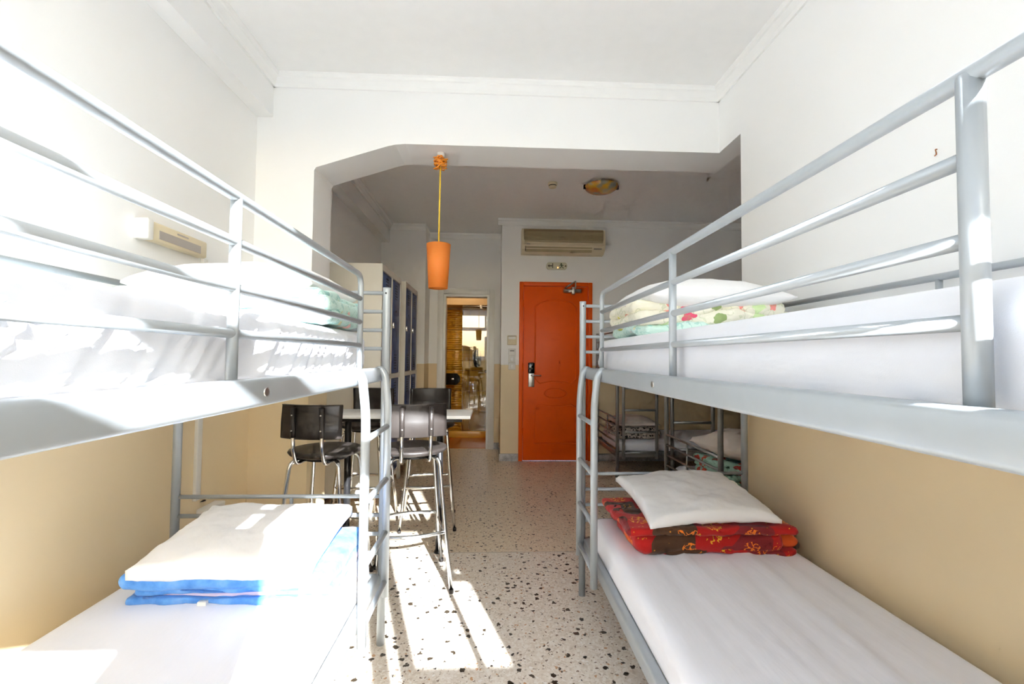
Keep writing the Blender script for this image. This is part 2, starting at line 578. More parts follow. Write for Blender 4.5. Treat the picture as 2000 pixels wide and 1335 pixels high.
# wall with entrance door
DX0, DX1, DZ = .313, 1.181, 2.105
dw = MB().box(.10, DX0, FY, FY + .14, 0, CZ + .1).box(DX1, AX1 + .12, FY, FY + .14, 0, CZ + .1).box(DX0, DX1, FY, FY + .14, DZ, CZ + .1)
dw.box(.10, .24, FY + .14, BY + .14, 0, CZ + .1)
struct('wall_back', dw, 'wall_paint', 'end wall holding the orange door, white above yellow', 'wall')
# bathroom wall and pillar
BX0, BX1, BZ = -.653, -.048, 2.04
bw = MB().box(-.90, BX0, BY, BY + .14, 0, CZ + .1).box(BX1, .10, BY, BY + .14, 0, CZ + .1).box(BX0, BX1, BY, BY + .14, BZ, CZ + .1)
struct('wall_bathroom', bw, 'wall_paint', 'recessed wall around the bathroom doorway, white above yellow', 'wall')
struct('wall_pillar', MB().box(LX, -.84, CY, BY + .14, 0, CZ + .1), 'wall_paint', 'white pillar between the lockers and the bathroom doorway', 'pillar')

# cornices
def cornice(name, path, inward, label):
    """path: list of (x,y); inward: function giving offset direction per segment"""
    mb = MB()
    for (a, b), d in zip(zip(path[:-1], path[1:]), inward):
        prof = [(0, 0), (0, -.075), (.012, -.075), (.016, -.055), (.034, -.03), (.044, -.026), (.05, -.012), (.05, 0)]
        A = Vector((a[0], a[1], CZ)); B = Vector((b[0], b[1], CZ)); D = Vector((d[0], d[1], 0))
        b0 = len(mb.v); n = len(prof)
        for P in (A, B):
            for (o_, z_) in prof:
                mb.v.append(tuple(P + D * o_ + Vector((0, 0, z_))))
        for i in range(n):
            j = (i + 1) % n
            mb.f.append((b0 + i, b0 + j, b0 + n + j, b0 + n + i)); mb.sm.append(False)
        mb.f.append(tuple(b0 + i for i in range(n))); mb.sm.append(False)
        mb.f.append(tuple(b0 + n + i for i in range(n))); mb.sm.append(False)
    struct(name, mb, 'white_trim', label, 'cornice')
cornice('trim_3', [(-1.30, WY), (-1.30, PY0), (RX, PY0), (RX, WY)], [(1, 0), (0, -1), (-1, 0)], 'white moulded cornice around the ceiling over the two near bunks')
cornice('trim_4', [(-1.29, PY1), (-1.29, CY), (-.84, CY)], [(1, 0), (0, -1)], 'white moulded cornice above the lockers and pillar')
cornice('trim_5', [(-.84, BY), (.10, BY)], [(0, -1)], 'short white cornice over the bathroom doorway')
cornice('trim_6', [(.05, FY), (AX1, FY), (AX1, REND)], [(0, -1), (-1, 0)], 'white moulded cornice above the orange door wall')

# marble skirting
sk = MB().box(.088, DX0 - .002, FY - .012, FY, 0, .085).box(DX1 + .002, AX1, FY - .012, FY, 0, .085)
sk.box(.088, .10, FY, BY - .012, 0, .085).box(.022, .10, BY - .012, BY, 0, .085)
struct('baseboard_back', sk, 'marble', 'grey veined marble skirting beside the orange door', 'skirting')
struct('baseboard_left', MB().box(-.852, -.735, BY - .012, BY, 0, .085).box(LX, -.84, CY - .012, CY, 0, .085).box(LX, LX + .012, PY1, CY - .012, 0, .085), 'marble', 'grey veined marble skirting by the lockers and pillar', 'skirting')
struct('baseboard_right', MB().box(RX - .012, RX, WY, REND, 0, .085), 'marble', 'grey veined marble skirting under the right bunk', 'skirting')

# window wall behind the camera : unseen, its unglazed openings shaped for the sun patches
WT = .06
def window_wall():
    # openings (x0,x1,z0,z1)
    ops = OPENINGS
    xs = sorted({LX - .15, RX + .15, *[o[0] for o in ops], *[o[1] for o in ops]})
    zs = sorted({0, CZ + .1, *[o[2] for o in ops], *[o[3] for o in ops]})
    mb = MB()
    for i in range(len(xs) - 1):
        for k in range(len(zs) - 1):
            cx = (xs[i] + xs[i + 1]) / 2; cz = (zs[k] + zs[k + 1]) / 2
            if any(o[0] < cx < o[1] and o[2] < cz < o[3] for o in ops):
                continue
            mb.box(xs[i], xs[i + 1], WY - WT, WY, zs[k], zs[k + 1])
    struct('wall_window', mb, 'wall_paint', 'unseen outer wall with window and balcony door openings shaped for the sun patches', 'wall')
OPENINGS = [(-.26, .06, 1.89, 2.08), (-1.30, -.26, 1.25, 2.08), (.06, .44, .25, 2.08), (.504, .546, .25, 2.08), (.604, .99, 1.387, 2.08),  # wall under the first opening added to shade the left bed like a person
            (-1.30, -.26, 2.185, 2.575), (-.20, .44, 2.185, 2.575), (.504, .99, 2.185, 2.575)]
window_wall()

# ------------------------------------------------------------------ orange entrance door (door_1)
d1 = thing('door_1', 'orange panelled entrance door with lever lock and closer', 'door', (.747, FY, 0), kind='structure')
hw = (DX1 - DX0) / 2
fw = .048
fr = MB()
fr.rbox(-hw, -hw + fw, -.02, .12, 0, DZ, .006).rbox(hw - fw, hw, -.02, .12, 0, DZ, .006).rbox(-hw + fw, hw - fw, -.02, .12, DZ - fw, DZ, .006)
fr.build('door_frame', 'orange_paint', d1)
lf = MB().rbox(-hw + fw + .004, hw - fw - .004, .0, .045, .006, DZ - fw - .004, .004).build('door_leaf', 'orange_paint', d1)
def moulding(pts, closed=True, r=.009):
    pts = [Vector((x, 0.0, z)) for x, z in pts]
    if closed:
        pts = pts + [pts[0], pts[1]]
    MB().tube(pts, r, 8, caps=not closed).build('panel_moulding', 'orange_paint', lf)
def arch_pts(x0, x1, z0, z1, rise_top, rise_bot, cut):
    p = []
    cx = (x0 + x1) / 2
    # bottom edge left->right
    n = 10
    def bow(xa, xb, z, rise):
        return [(xa + (xb - xa) * i / n, z + rise * math.sin(PI * i / n)) for i in range(n + 1)]
    bx = bow(x0 + cut, x1 - cut, z0, rise_bot) if rise_bot else [(x0, z0), (x1, z0)]
    tx = bow(x1 - cut, x0 + cut, z1 - (rise_top if rise_top > 0 else 0), rise_top) if rise_top else [(x1, z1), (x0, z1)]
    p += bx
    if rise_bot: p += [(x1, z0 + cut * .9)]
    if rise_top: p += [(x1, z1 - rise_top - cut * .9)]
    p += tx
    if rise_top: p += [(x0, z1 - rise_top - cut * .9)]
    if rise_bot: p += [(x0, z0 + cut * .9)]
    return p
moulding(arch_pts(-.245, .245, .905, 1.90, .035, -.025 + .05, .06))
moulding([(.13 * math.cos(a), .79 + .055 * math.sin(a)) for a in [2 * PI * i / 28 for i in range(28)]])
moulding(arch_pts(-.245, .245, .205, .66, -.02, 0, .06))
lk = MB().rbox(-.322, -.254, -.022, .0, .865, 1.025, .004).build('lock_plate', 'steel', lf)
plabel(lk, 'brushed steel lock plate')
MB().rbox(-.325, -.25, -.03, .0, 1.025, 1.15, .008).build('card_reader', 'black_gloss', lk)
MB().tube(fillet([(-.288, -.02, 1.0), (-.288, -.055, 1.0), (-.175, -.055, 1.0)], .015), .009, 10).build('lever', 'chrome', lk)
MB().lathe([(.004, 0), (.004, .006)], -.29, -.024, 8).build('key_hole', 'dark_hole', lk)
cl = MB().tube([(.085, -.035, 2.0), (.295, -.035, 2.0)], .024, 14).build('door_closer', 'steel', d1)
MB().rbox(.18, .22, -.06, -.01, 1.96, 2.045, .006).build('pivot', 'steel', cl)
MB().tube([(.10, -.05, 2.03), (.225, -.05, 2.115)], .008, 8).tube([(.225, -.05, 2.115), (.225, -.05, 2.03)], .008, 8).tube([(.225, -.05, 2.112), (.225, 0.0, 2.112)], .008, 8).build('arm', 'steel', cl)
for hz in (.3, 1.05, 1.8):
    MB().tube([(-hw + fw - .004, -.022, hz), (-hw + fw - .004, -.022, hz + .09)], .007, 8).build('hinge', 'orange_paint', d1)

# ------------------------------------------------------------------ bathroom doorway and bathroom
d2 = thing('door_2', 'white casing around the open bathroom doorway', 'door frame', ((BX0 + BX1) / 2, BY, 0), kind='structure')
bh = (BX1 - BX0) / 2
cw = .075
for (x0, x1, z0, z1) in ((-bh - cw, -bh, 0, BZ + cw), (bh, bh + cw, 0, BZ + cw), (-bh, bh, BZ, BZ + cw)):
    MB().rbox(x0, x1, -.03, .0, z0, z1, .005).build('casing', 'white_gloss', d2)
for (x0, x1, z0, z1) in ((-bh - .0, -bh + .03, 0, BZ), (bh - .03, bh, 0, BZ), (-bh + .03, bh - .03, BZ - .03, BZ)):
    MB().box(x0, x1, -.005, .15, z0, z1).build('jamb', 'white_gloss', d2)

BBY = 7.35
struct('wall_shower', MB().box(-1.25, .35, BBY, BBY + .1, 0, 2.6).box(-1.35, -1.25, BY + .14, BBY + .1, 0, 2.6).box(.30, .42, BY + .14, BBY + .1, 0, 2.6), 'bath_plaster', 'orange painted bathroom walls behind the doorway', 'wall')
struct('ceiling_bathroom', MB().box(-1.35, .42, BY + .14, BBY + .1, 2.5, 2.6).box(-1.25, .30, 6.90, BBY, 2.0, 2.5), 'bath_plaster', 'orange bathroom ceiling with dropped bulkhead over the shower', 'ceiling')
bfl = struct('floor_bathroom', MB().box(-1.25, .30, BY + .05, BBY, -.02, .004), 'bath_floor', 'orange tiled bathroom floor inside the doorway', 'floor')
struct('trim_7', MB().rbox(-1.24, .29, 6.88, 6.98, .0, .1, .008), 'bath_tile_plain', 'tiled yellow step at the front of the shower', 'step')
# tiles on the shower back wall: relief columns at left, plain columns at right
tw = struct('wall_tiles', MB().box(-1.24, .29, BBY - .012, BBY - .002, .02, 2.0), 'bath_plaster', 'yellow tiled back wall of the shower', 'wall')
th = .325
cols = [(-1.235, -.985, 1), (-.98, -.73, 1), (-.725, -.475, 1), (-.47, -.365, 0), (-.36, -.11, 0), (-.105, .145, 0), (.15, .285, 0)]
for (x0, x1, kind) in cols:
    src = MB().rbox(x0, x1, BBY - .024, BBY - .010, .02 + .003, .02 + th - .003, .003, 1).build('tile', 'bath_tile_relief' if kind else 'bath_tile_plain', tw)
    for k in range(1, 6):
        c = src.copy(); COL.objects.link(c); c.parent = tw; c.location = (0, 0, k * th)
gp = thing('shower_screen', 'clear glass shower screen reflecting the bright window', 'shower screen', (-.1, 6.92, .1))
MB().box(-.36, .38, -.004, .004, 0, 1.86).build('glass_pane', 'shower_glass', gp)
MB().rbox(-.10, -.06, -.03, .03, 1.84, 1.9, .005).build('clamp', 'steel', gp)
MB().tube([(-.36, 0, 1.88), (.38, 0, 1.88)], .012, 10).build('top_rail', 'steel', gp)
def bath_bulb():
    m = NM('bath_globe'); m.set(srgb(255, 240, 214), 0.4)
    m.b.inputs['Emission Color'].default_value = srgb(255, 236, 206); m.b.inputs['Emission Strength'].default_value = 16.0
    M['bath_globe'] = m.m
bath_bulb()
bl = thing('bathroom_lamp', 'round glowing globe lamp on the bathroom ceiling', 'lamp', (-.45, 6.5, 2.5))
MB().lathe([(.05, 0), (.055, -.03), (.05, -.035)], 0, 0, 20).build('ceiling_mount', 'plate_white', bl)
MB().lathe([(.04, -.035)] + [(.09 * math.sin(PI * i / 12 + .3), -.12 + .09 * math.cos(PI * i / 12 + .3)) for i in range(0, 11)], 0, 0, 24).build('globe', 'bath_globe', bl)
tp = thing('toilet_roll_dispenser', 'glossy black rounded dispenser fixed in the bathroom', 'dispenser', (-.66, 6.88, .88))
p = []
for i in range(25):
    a = -PI / 2 + PI * i / 24
    p.append((.10 + .085 * math.cos(a), .085 * math.sin(a)))
for i in range(25):
    a = PI / 2 + PI * i / 24
    p.append((-.12 + .085 * math.cos(a), .085 * math.sin(a)))
MB().prism(p, 1, -.05, .06).build('housing', 'black_gloss', tp)
MB().prism([(x * .8, z * .8) for x, z in p], 1, -.058, -.05).build('cover', 'black_gloss', tp)
MB().rbox(.05, .09, -.062, -.055, -.01, .015, .003).build('label_plate', 'steel', tp)
MB().box(-.10, .10, .06, .45, -.03, .03).build('bracket', 'black_metal', tp)
sd = thing('soap_dispenser', 'glossy black oval soap dispenser behind the shower glass', 'dispenser', (-.24, 7.29, 1.05))
MB().lathe([(.02, 0), (.05, .02), (.065, .1), (.065, .18), (.055, .24), (.03, .27)], 0, 0, 24, 1, .8).build('bottle_body', 'black_gloss', sd)
MB().rbox(-.03, .03, -.06, 0, .02, .05, .006).build('pump', 'black_gloss', sd)
sh = thing('shower_mixer', 'chrome shower mixer with hose on the tiled wall', 'shower mixer', (-.03, 7.32, .98))
MB().tube([(-.08, -.03, 0), (.08, -.03, 0)], .022, 12).build('valve_body', 'chrome', sh)
for s_ in (-1, 1):
    MB().lathe([(.02, -.02), (.028, 0), (.02, .03)], s_ * .07, -.06, 14).build('tap_knob', 'chrome', sh)
MB().tube(fillet([(0, -.03, 0), (.0, -.06, -.35), (.12, -.05, -.30), (.10, -.04, .5)], .12, 8), .007, 8).build('hose', 'chrome', sh)

# ------------------------------------------------------------------ bunk beds
BL, BW = 2.10, .852
RAILZ = [1.242, 1.330, 1.418, 1.506]
def bunk(label, loc, rotz, mir, mat, with_guard=True, lower_guard=False):
    root = thing('bunk_bed', label, 'bunk bed', loc, rotz, group='metal bunk beds')
    sx = -1 if mir else 1
    X = lambda x: x * sx
    # posts
    for (px, py) in ((0, 0), (BW, 0), (0, -BL), (BW, -BL)):
        po_ = MB().tube([(X(px), py, 0), (X(px), py, 1.485), (X(px), py, 1.497)], .0168, 16).build('post', mat, root)
        if px == 0 or True:
            sgn = -1
            MB().tube([(X(px), py + sgn * .0165, 1.472), (X(px), py + sgn * .0178, 1.472)], .004, 8).build('bolt_hole', 'dark_hole', po_)
    # side beams: outer face slightly rounded
    def beam(name, x, z0, z1, y0, y1, wd=.034):
        b = MB().rbox(min(X(x - wd / 2), X(x + wd / 2)), max(X(x - wd / 2), X(x + wd / 2)), y1, y0, z0, z1, .009, 3).build(name, mat, root)
        return b
    for z0, z1 in ((1.098, 1.155), (.235, .292)):
        for px in (.022, BW - .022):
            b = beam('side_beam', px, z0, z1, -.012, -BL + .012, .036)
            if px < .1 and z0 > 1:
                for by in (-1.02,):
                    MB().tube([(X(.001), by, (z0 + z1) / 2), (X(.008), by, (z0 + z1) / 2)], .009, 12).build('bolt', 'steel', b)
        for py in (-.004, -BL + .004):
            MB().rbox(min(X(.01), X(BW - .01)), max(X(.01), X(BW - .01)), py - .016, py + .016, z0 + .005, z1 - .005, .006).build('end_beam', mat, root)
    # slat bases
    for z in (1.118, .255):
        for k in range(11):
            y = -.12 - k * (BL - .24) / 10
            MB().box(min(X(.04), X(BW - .04)), max(X(.04), X(BW - .04)), y - .02, y + .02, z, z + .012).build('bed_slat', mat, root)
    # head and foot bars
    for py in (0, -BL):
        for z in (1.474, 1.394, 1.314, 1.235):
            MB().tube([(X(.01), py, z), (X(BW - .01), py, z)], .0085, 10).build('end_bar', mat, root)
        for z in (.612, .533, .455, .376):
            MB().tube([(X(.01), py, z), (X(BW - .01), py, z)], .0085, 10).build('end_bar', mat, root)
        MB().tube([(X(.38), py, .376), (X(.38), py, .612)], .0075, 8).build('end_upright', mat, root)
    # wall side rail
    MB().tube([(X(BW + .005), -.01, 1.452), (X(BW + .005), -BL + .01, 1.452)], .011, 10).build('wall_rail', mat, root)
    MB().tube([(X(BW + .005), -1.05, 1.15), (X(BW + .005), -1.05, 1.452)], .009, 10).build('wall_upright', mat, root)
    # guard
    gx = .040
    ys = [-.245, -1.08, -1.885]
    gr = MB().tube(fillet([(X(gx), ys[0], 1.153), (X(gx), ys[0], RAILZ[3]), (X(gx), -BL + .05, RAILZ[3]), (X(gx), -BL + .05, 1.153)], .05, 8), .0105, 12).build('guard_rail', mat, root)
    for y, rr in ((ys[1], .0105), (ys[2], .0122)):
        MB().tube([(X(gx), y, 1.150), (X(gx), y, RAILZ[3])], rr, 14).build('guard_upright', mat, gr)
    for z in RAILZ[:3]:
        MB().tube([(X(gx), ys[0], z), (X(gx), ys[2], z)], .0092, 12).build('guard_bar', mat, gr)
    # ladder
    lad = None
    for k, y in enumerate((-.055, -.385)):
        pts = fillet([(X(.022), y, 1.143), (X(.006), y, 1.150), (X(-.012), y, 1.125), (X(-.026), y, 1.0), (X(-.026), y, .225)], .05, 5)
        o = MB().tube(pts, .0155, 14).build('ladder' if k == 0 else 'ladder_rail', mat, root if k == 0 else lad)
        if k == 0: lad = o
    for z in (.915, .70, .485, .285):
        MB().tube([(X(-.026), -.055, z), (X(-.026), -.385, z)], .011, 10).build('rung', mat, lad)
    return root
bunk('silver metal bunk bed along the right wall, nearest on the right', (.467, 2.34, 0), 0, False, 'silver_paint')
bunk('sunlit silver metal bunk bed along the left wall', (-.456, 1.97, 0), 0, True, 'silver_paint')
bunk('grey metal bunk bed in the far corner right of the orange door', (1.235, 4.46, 0), PI / 2, False, 'far_silver')
bunk('grey metal bunk bed in the alcove just behind the right bunk', (1.375, 3.55, 0), PI / 2, True, 'far_silver')

# ------------------------------------------------------------------ soft things
def soft_box(hx, hy, hz, r, nx, ny, nz, disp=None):
    """rounded box centred on origin; returns verts, faces"""
    verts = []; faces = []; idx = {}
    H = (hx, hy, hz); N = (nx, ny, nz)
    inner = tuple(h - r for h in H)
    def vert(p):
        key = (round(p[0], 5), round(p[1], 5), round(p[2], 5))
        if key in idx: return idx[key]
        q = [max(-inner[i], min(inner[i], p[i])) for i in range(3)]
        d = Vector([p[i] - q[i] for i in range(3)])
        if d.length < 1e-9:
            d = Vector((0, 0, 1))
        n_ = d.normalized()
        pos = Vector(q) + n_ * r
        if disp:
            pos = pos + disp(pos, n_)
        idx[key] = len(verts); verts.append(tuple(pos))
        return idx[key]
    def lin(h, n, i):
        # denser near the edges
        t = -1 + 2 * i / n
        return h * t
    for ax in range(3):
        a, b = [(1, 2), (0, 2), (0, 1)][ax]
        for sgn in (-1, 1):
            for i in range(N[a]):
                for j in range(N[b]):
                    quad = []
                    for (di, dj) in ((0, 0), (1, 0), (1, 1), (0, 1)):
                        p = [0, 0, 0]
                        p[ax] = sgn * H[ax]; p[a] = lin(H[a], N[a], i + di); p[b] = lin(H[b], N[b], j + dj)
                        quad.append(vert(p))
                    if len(set(quad)) == 4:
                        faces.append(tuple(quad))
    return verts, faces
def soft_obj(name, vf, mat, loc, parent=None, rot=(0, 0, 0)):
    mb = MB()
    mb.v = list(vf[0]); mb.f = list(vf[1]); mb.sm = [True] * len(mb.f)
    o = mb.build(name, mat, parent)
    o.location = loc; o.rotation_euler = rot
    return o
def fbm(x, y, z, o=3):
    return noise.fractal(Vector((x, y, z)), 1.0, 2.0, o)

def mattress(label, cx, cy, z0, z1, wx, ly, seed, side=(0.004, 9, 2.2), top=(0.0015, 4, 1.2), slant=0.0, res=1.0, mat='sheet_white', crease=None):
    hx, hy, hz = wx / 2, ly / 2, (z1 - z0) / 2
    def disp(p, n):
        d = Vector((0, 0, 0))
        a = abs(n.z)
        # side wrinkles: folds running down the side
        run = p.y if abs(n.x) > abs(n.y) else p.x
        s = fbm((run + slant * p.z) * side[1] + seed, p.z * side[2], seed)
        s2 = noise.noise(Vector(((run + slant * 1.4 * p.z) * side[1] * 1.7 + seed, p.z * side[2], seed + 3)))
        rg = max(0.0, 1 - abs(s2) * 3.2) ** 2
        d += n * (side[0] * (s * .7 + rg * .8 - .7) * (1 - a))
        t = fbm(p.x * top[1] * 2.6 + seed * 3, p.y * top[2] + .5 * p.x, seed + 4)
        d.z += top[0] * t * max(0, n.z)
        if crease:
            for (x0, sl, amp, wd) in crease:
                u = (p.x - x0 - sl * p.y) / wd
                d.z += amp * math.exp(-u * u) * max(0, n.z)
        # gentle crown
        d.z += 0.008 * max(0, n.z) * (1 - (p.x / hx) ** 2)
        if n.z < -0.3: d *= 0.2
        return d
    vf = soft_box(hx, hy, hz, min(.045, hz * .8), max(4, int(30 * res)), max(6, int(110 * res)), max(3, int(14 * res)), disp)
    o = soft_obj('mattress', vf, mat, (cx, cy, (z0 + z1) / 2))
    tag(o, label, 'mattress', 'mattresses on the bunk beds')
    return o
MX = BW / 2
rcx = .467 + MX; lcx = -.456 - MX
rcy = 2.34 - BL / 2; lcy = 1.97 - BL / 2
mattress('white sheeted mattress on the right upper bunk', rcx + .018, rcy - .005, 1.131, 1.293, .755, 2.06, 3, (.005, 5, 3), (.002, 2, 1), 1.2)
mattress('white sheeted mattress on the right lower bunk', rcx + .006, rcy - .005, .268, .405, .80, 2.03, 8, (.003, 5, 3), (.006, 2.6, .7), 0.8, 1.5, crease=[(-.10, -.02, .005, .010), (.12, .05, .007, .018), (-.28, .02, .004, .016), (.02, .09, -.005, .02), (-.18, -.05, .004, .014), (.24, .03, .005, .02)])
mattress('rumpled white sheeted mattress on the sunny left upper bunk', lcx - .020, lcy - .005, 1.131, 1.300, .750, 2.06, 21, (.010, 12, 1.6), (.003, 3, 1.5), -.6, 1.5)
mattress('white sheeted mattress on the left lower bunk', lcx - .006, lcy - .005, .268, .405, .80, 2.03, 33, (.004, 6, 3), (.002, 2, .8), 0.5, 1.2, crease=[(.05, .05, .002, .008)])
# far bunks (long axis along X)
def mattress_x(label, cx, cy, z0, z1, seed):
    o = mattress(label, cx, cy, z0, z1, .79, 2.03, seed, (.006, 8, 2), (.003, 3, 1.5), .4, .5)
    o.rotation_euler = (0, 0, PI / 2)
    return o
mattress_x('white sheeted mattress on the lower bunk in the far corner', 1.235 + BL / 2, 4.46 + MX, .268, .385, 41)
mattress_x('white sheeted mattress on the upper bunk in the far corner', 1.235 + BL / 2, 4.46 + MX, 1.131, 1.28, 43)
mattress_x('white sheeted mattress on the lower bunk behind the right bed', 1.375 + BL / 2, 3.55 - MX, .268, .385, 47)
mattress_x('white sheeted mattress on the upper bunk behind the right bed', 1.375 + BL / 2, 3.55 - MX, 1.131, 1.28, 51)

def pillow(label, loc, wx, ly, th, seed, rot=(0, 0, 0), mat='pillow_white', sag=None, n=44, wr=.006, flat=.5, edge=0.0):
    verts = []; faces = []
    def ix(i, j, s): return (i * (n + 1) + j) * 2 + s
    for i in range(n + 1):
        for j in range(n + 1):
            u = -1 + 2 * i / n; v = -1 + 2 * j / n
            e = max(0.0, (1 - u * u) * (1 - v * v))
            t = edge + (1 - edge) * e ** flat
            x = u * wx / 2 * (1 - .055 * (1 - abs(v) ** 2.5) * abs(u) ** 3)
            y = v * ly / 2 * (1 - .065 * (1 - abs(u) ** 2.5) * abs(v) ** 3)
            wz = fbm(x * 9 + seed, y * 9, seed) * wr * (.25 + t)
            # seams: radial creases from the corners
            cr = fbm(math.atan2(v, u) * 4 + seed, (u * u + v * v) * 1.3, seed + 9) * wr * 1.4 * (1 - t) * (1 if e > 0 else 0)
            dz = sag(x, y) if sag else 0
            zt = th * .62 * t + wz + cr + dz + .004
            zb = -th * .38 * t + wz * .3 + cr + dz - .004
            verts.append((x, y, zt)); verts.append((x, y, zb))
    for i in range(n):
        for j in range(n):
            faces.append((ix(i, j, 0), ix(i + 1, j, 0), ix(i + 1, j + 1, 0), ix(i, j + 1, 0)))
            faces.append((ix(i, j, 1), ix(i, j + 1, 1), ix(i + 1, j + 1, 1), ix(i + 1, j, 1)))
    for k in range(n):
        faces.append((ix(k, 0, 0), ix(k, 0, 1), ix(k + 1, 0, 1), ix(k + 1, 0, 0)))
        faces.append((ix(k, n, 0), ix(k + 1, n, 0), ix(k + 1, n, 1), ix(k, n, 1)))
        faces.append((ix(0, k, 0), ix(0, k + 1, 0), ix(0, k + 1, 1), ix(0, k, 1)))
        faces.append((ix(n, k, 0), ix(n, k, 1), ix(n, k + 1, 1), ix(n, k + 1, 0)))
    o = soft_obj('pillow', (verts, faces), mat, loc, None, rot)
    return tag(o, label, 'pillow', 'pillows on the bunks')

def blanket(label, loc, wx, ly, layers, mat, seed, rot=(0, 0, 0), wr=.008, group='folded blankets'):
    """layers: list of (z0, z1, dx0, dx1, dy0, dy1, mat or None) offsets from the half sizes"""
    root = thing('folded_blanket', label, 'blanket', loc, 0, group)
    root.rotation_euler = rot
    for li, (z0, z1, a0, a1, b0, b1, mt) in enumerate(layers):
        x0, x1 = -wx / 2 + a0, wx / 2 + a1
        y0, y1 = -ly / 2 + b0, ly / 2 + b1
        hz = (z1 - z0) / 2
        def disp(p, n, li=li):
            s = seed + li * 7.3
            d = Vector((fbm(p.x * 6 + s, p.y * 6, s) * wr * 1.2, fbm(p.x * 6, p.y * 6 + s, s + 2) * wr * 1.6, fbm(p.x * 7 + s, p.y * 7, s + 5) * wr * .8))
            d += n * fbm(p.x * 22 + s, p.y * 22, p.z * 40 + s) * wr * .35
            return d
        vf = soft_box((x1 - x0) / 2, (y1 - y0) / 2, hz, hz * .92, 40, 30, 8, disp)
        soft_obj('fold', vf, mt or mat, ((x0 + x1) / 2, (y0 + y1) / 2, (z0 + z1) / 2), root)
    return root

# right lower: red patchwork
rb = blanket('red and brown patchwork blanket folded on the right lower bunk', (.905, 2.045, .408), .66, .43,
        [(0, .026, .06, .02, .004, 0, None), (.004, .092, .014, -.035, -.002, 0, None), (.080, .114, -.03, .012, -.010, 0, None)], 'blanket_red', 3, wr=.012)
soft_obj('loose_corner', soft_box(.055, .06, .03, .028, 12, 12, 6, lambda p, n: Vector((0, 0, -.35 * p.x + fbm(p.x * 20, p.y * 20, 3) * .008))), 'blanket_red', (.325, -.135, .045), rb)
pillow('flat white pillow lying on the red patchwork blanket', (.905, 2.055, .580), .55, .47, .075, 5, (0.11, 0.0, .03), sag=lambda x, y: .012 * math.sin(x * 7 + 1) - .012 * max(0, -y / .2), flat=.30, wr=.010, edge=.12)
# left lower: blue
bb = blanket('blue blanket folded on the left lower bunk', (-.845, 1.715, .408), .66, .41,
        [(0, .028, .02, 0, .0, 0, None), (.016, .040, .07, -.0, .010, 0, 'blanket_lining'), (.030, .056, .045, 0, .004, 0, None), (.046, .098, .0, 0, -.004, 0, None)], 'blanket_blue', 11, wr=.008)
MB().rbox(-.075, -.048, -.215, -.2, .004, .016, .001).build('care_tag', 'plate_white', bb)
for zz, yy in ((.024, -.199), (.042, -.196)):
    MB().tube([(-.25 + .06 * k, yy + .004 * math.sin(k * 1.3), zz + .003 * math.sin(k * .9)) for k in range(9)], .0035, 8).build('hem', 'blanket_hem', bb)
pillow('white pillow lying on the blue folded blanket', (-.848, 1.700, .536), .565, .43, .10, 9, (0.06, 0, 0), sag=lambda x, y: .02 * max(0, y / .2) - .010 * max(0, -y / .2), flat=.30, wr=.009, edge=.22)
# right upper
blanket('pastel yellow flowered blanket folded on the right upper bunk', (.90, 2.03, 1.302), .64, .45,
        [(0, .05, .015, 0, 0, 0, 'blanket_pastel_aqua'), (.04, .10, .0, 0, -.01, 0, None), (.085, .14, -.005, 0, 0, 0, None)], 'blanket_pastel_yellow', 17, wr=.018)
pillow('plump white pillow on the pastel yellow flowered blanket', (.90, 1.98, 1.455), .62, .46, .15, 23, (0, 0, .06), flat=.5)
# left upper
blanket('pale aqua flowered blanket folded on the left upper bunk', (-.86, 1.68, 1.308), .66, .42,
        [(0, .05, 0, .0, 0, 0, None), (.04, .09, 0, .005, -.01, 0, None), (.08, .115, 0, -.02, 0, 0, None)], 'blanket_pastel_aqua', 27, wr=.012)
pillow('white pillow on the aqua blanket of the left upper bunk', (-.88, 1.705, 1.435), .62, .42, .15, 29, (0, 0, -.05), flat=.4)
# far corner lower bunk
blanket('black and white patterned blanket folded on the far corner bunk', (1.50, 4.86, .392), .44, .56,
        [(0, .05, 0, 0, 0, 0, None), (.04, .085, .01, 0, 0, 0, None), (.075, .115, 0, 0, .01, 0, None)], 'blanket_black_white', 31, wr=.01)
pillow('pale pillow on the black and white patterned blanket', (1.50, 4.86, .535), .42, .56, .10, 37, mat='pillow_far', n=28)
blanket('dark patterned blanket folded on the far corner upper bunk', (1.52, 4.86, 1.288), .44, .56,
        [(0, .05, 0, 0, 0, 0, None), (.04, .10, .01, 0, 0, 0, None)], 'blanket_black_white', 35, wr=.01)
# alcove bunk
blanket('turquoise poppy print blanket folded on the bunk behind the right bed', (1.74, 3.02, .392), .56, .52,
        [(0, .06, 0, 0, 0, 0, None), (.05, .10, .01, 0, 0, 0, None), (.09, .14, 0, 0, .01, 0, None)], 'blanket_turquoise', 39, wr=.012)
pillow('plump crumpled pillow on the turquoise poppy print blanket', (1.74, 3.02, .60), .54, .56, .20, 43, mat='pillow_far', n=40, wr=.012, rot=(0, .08, .2))

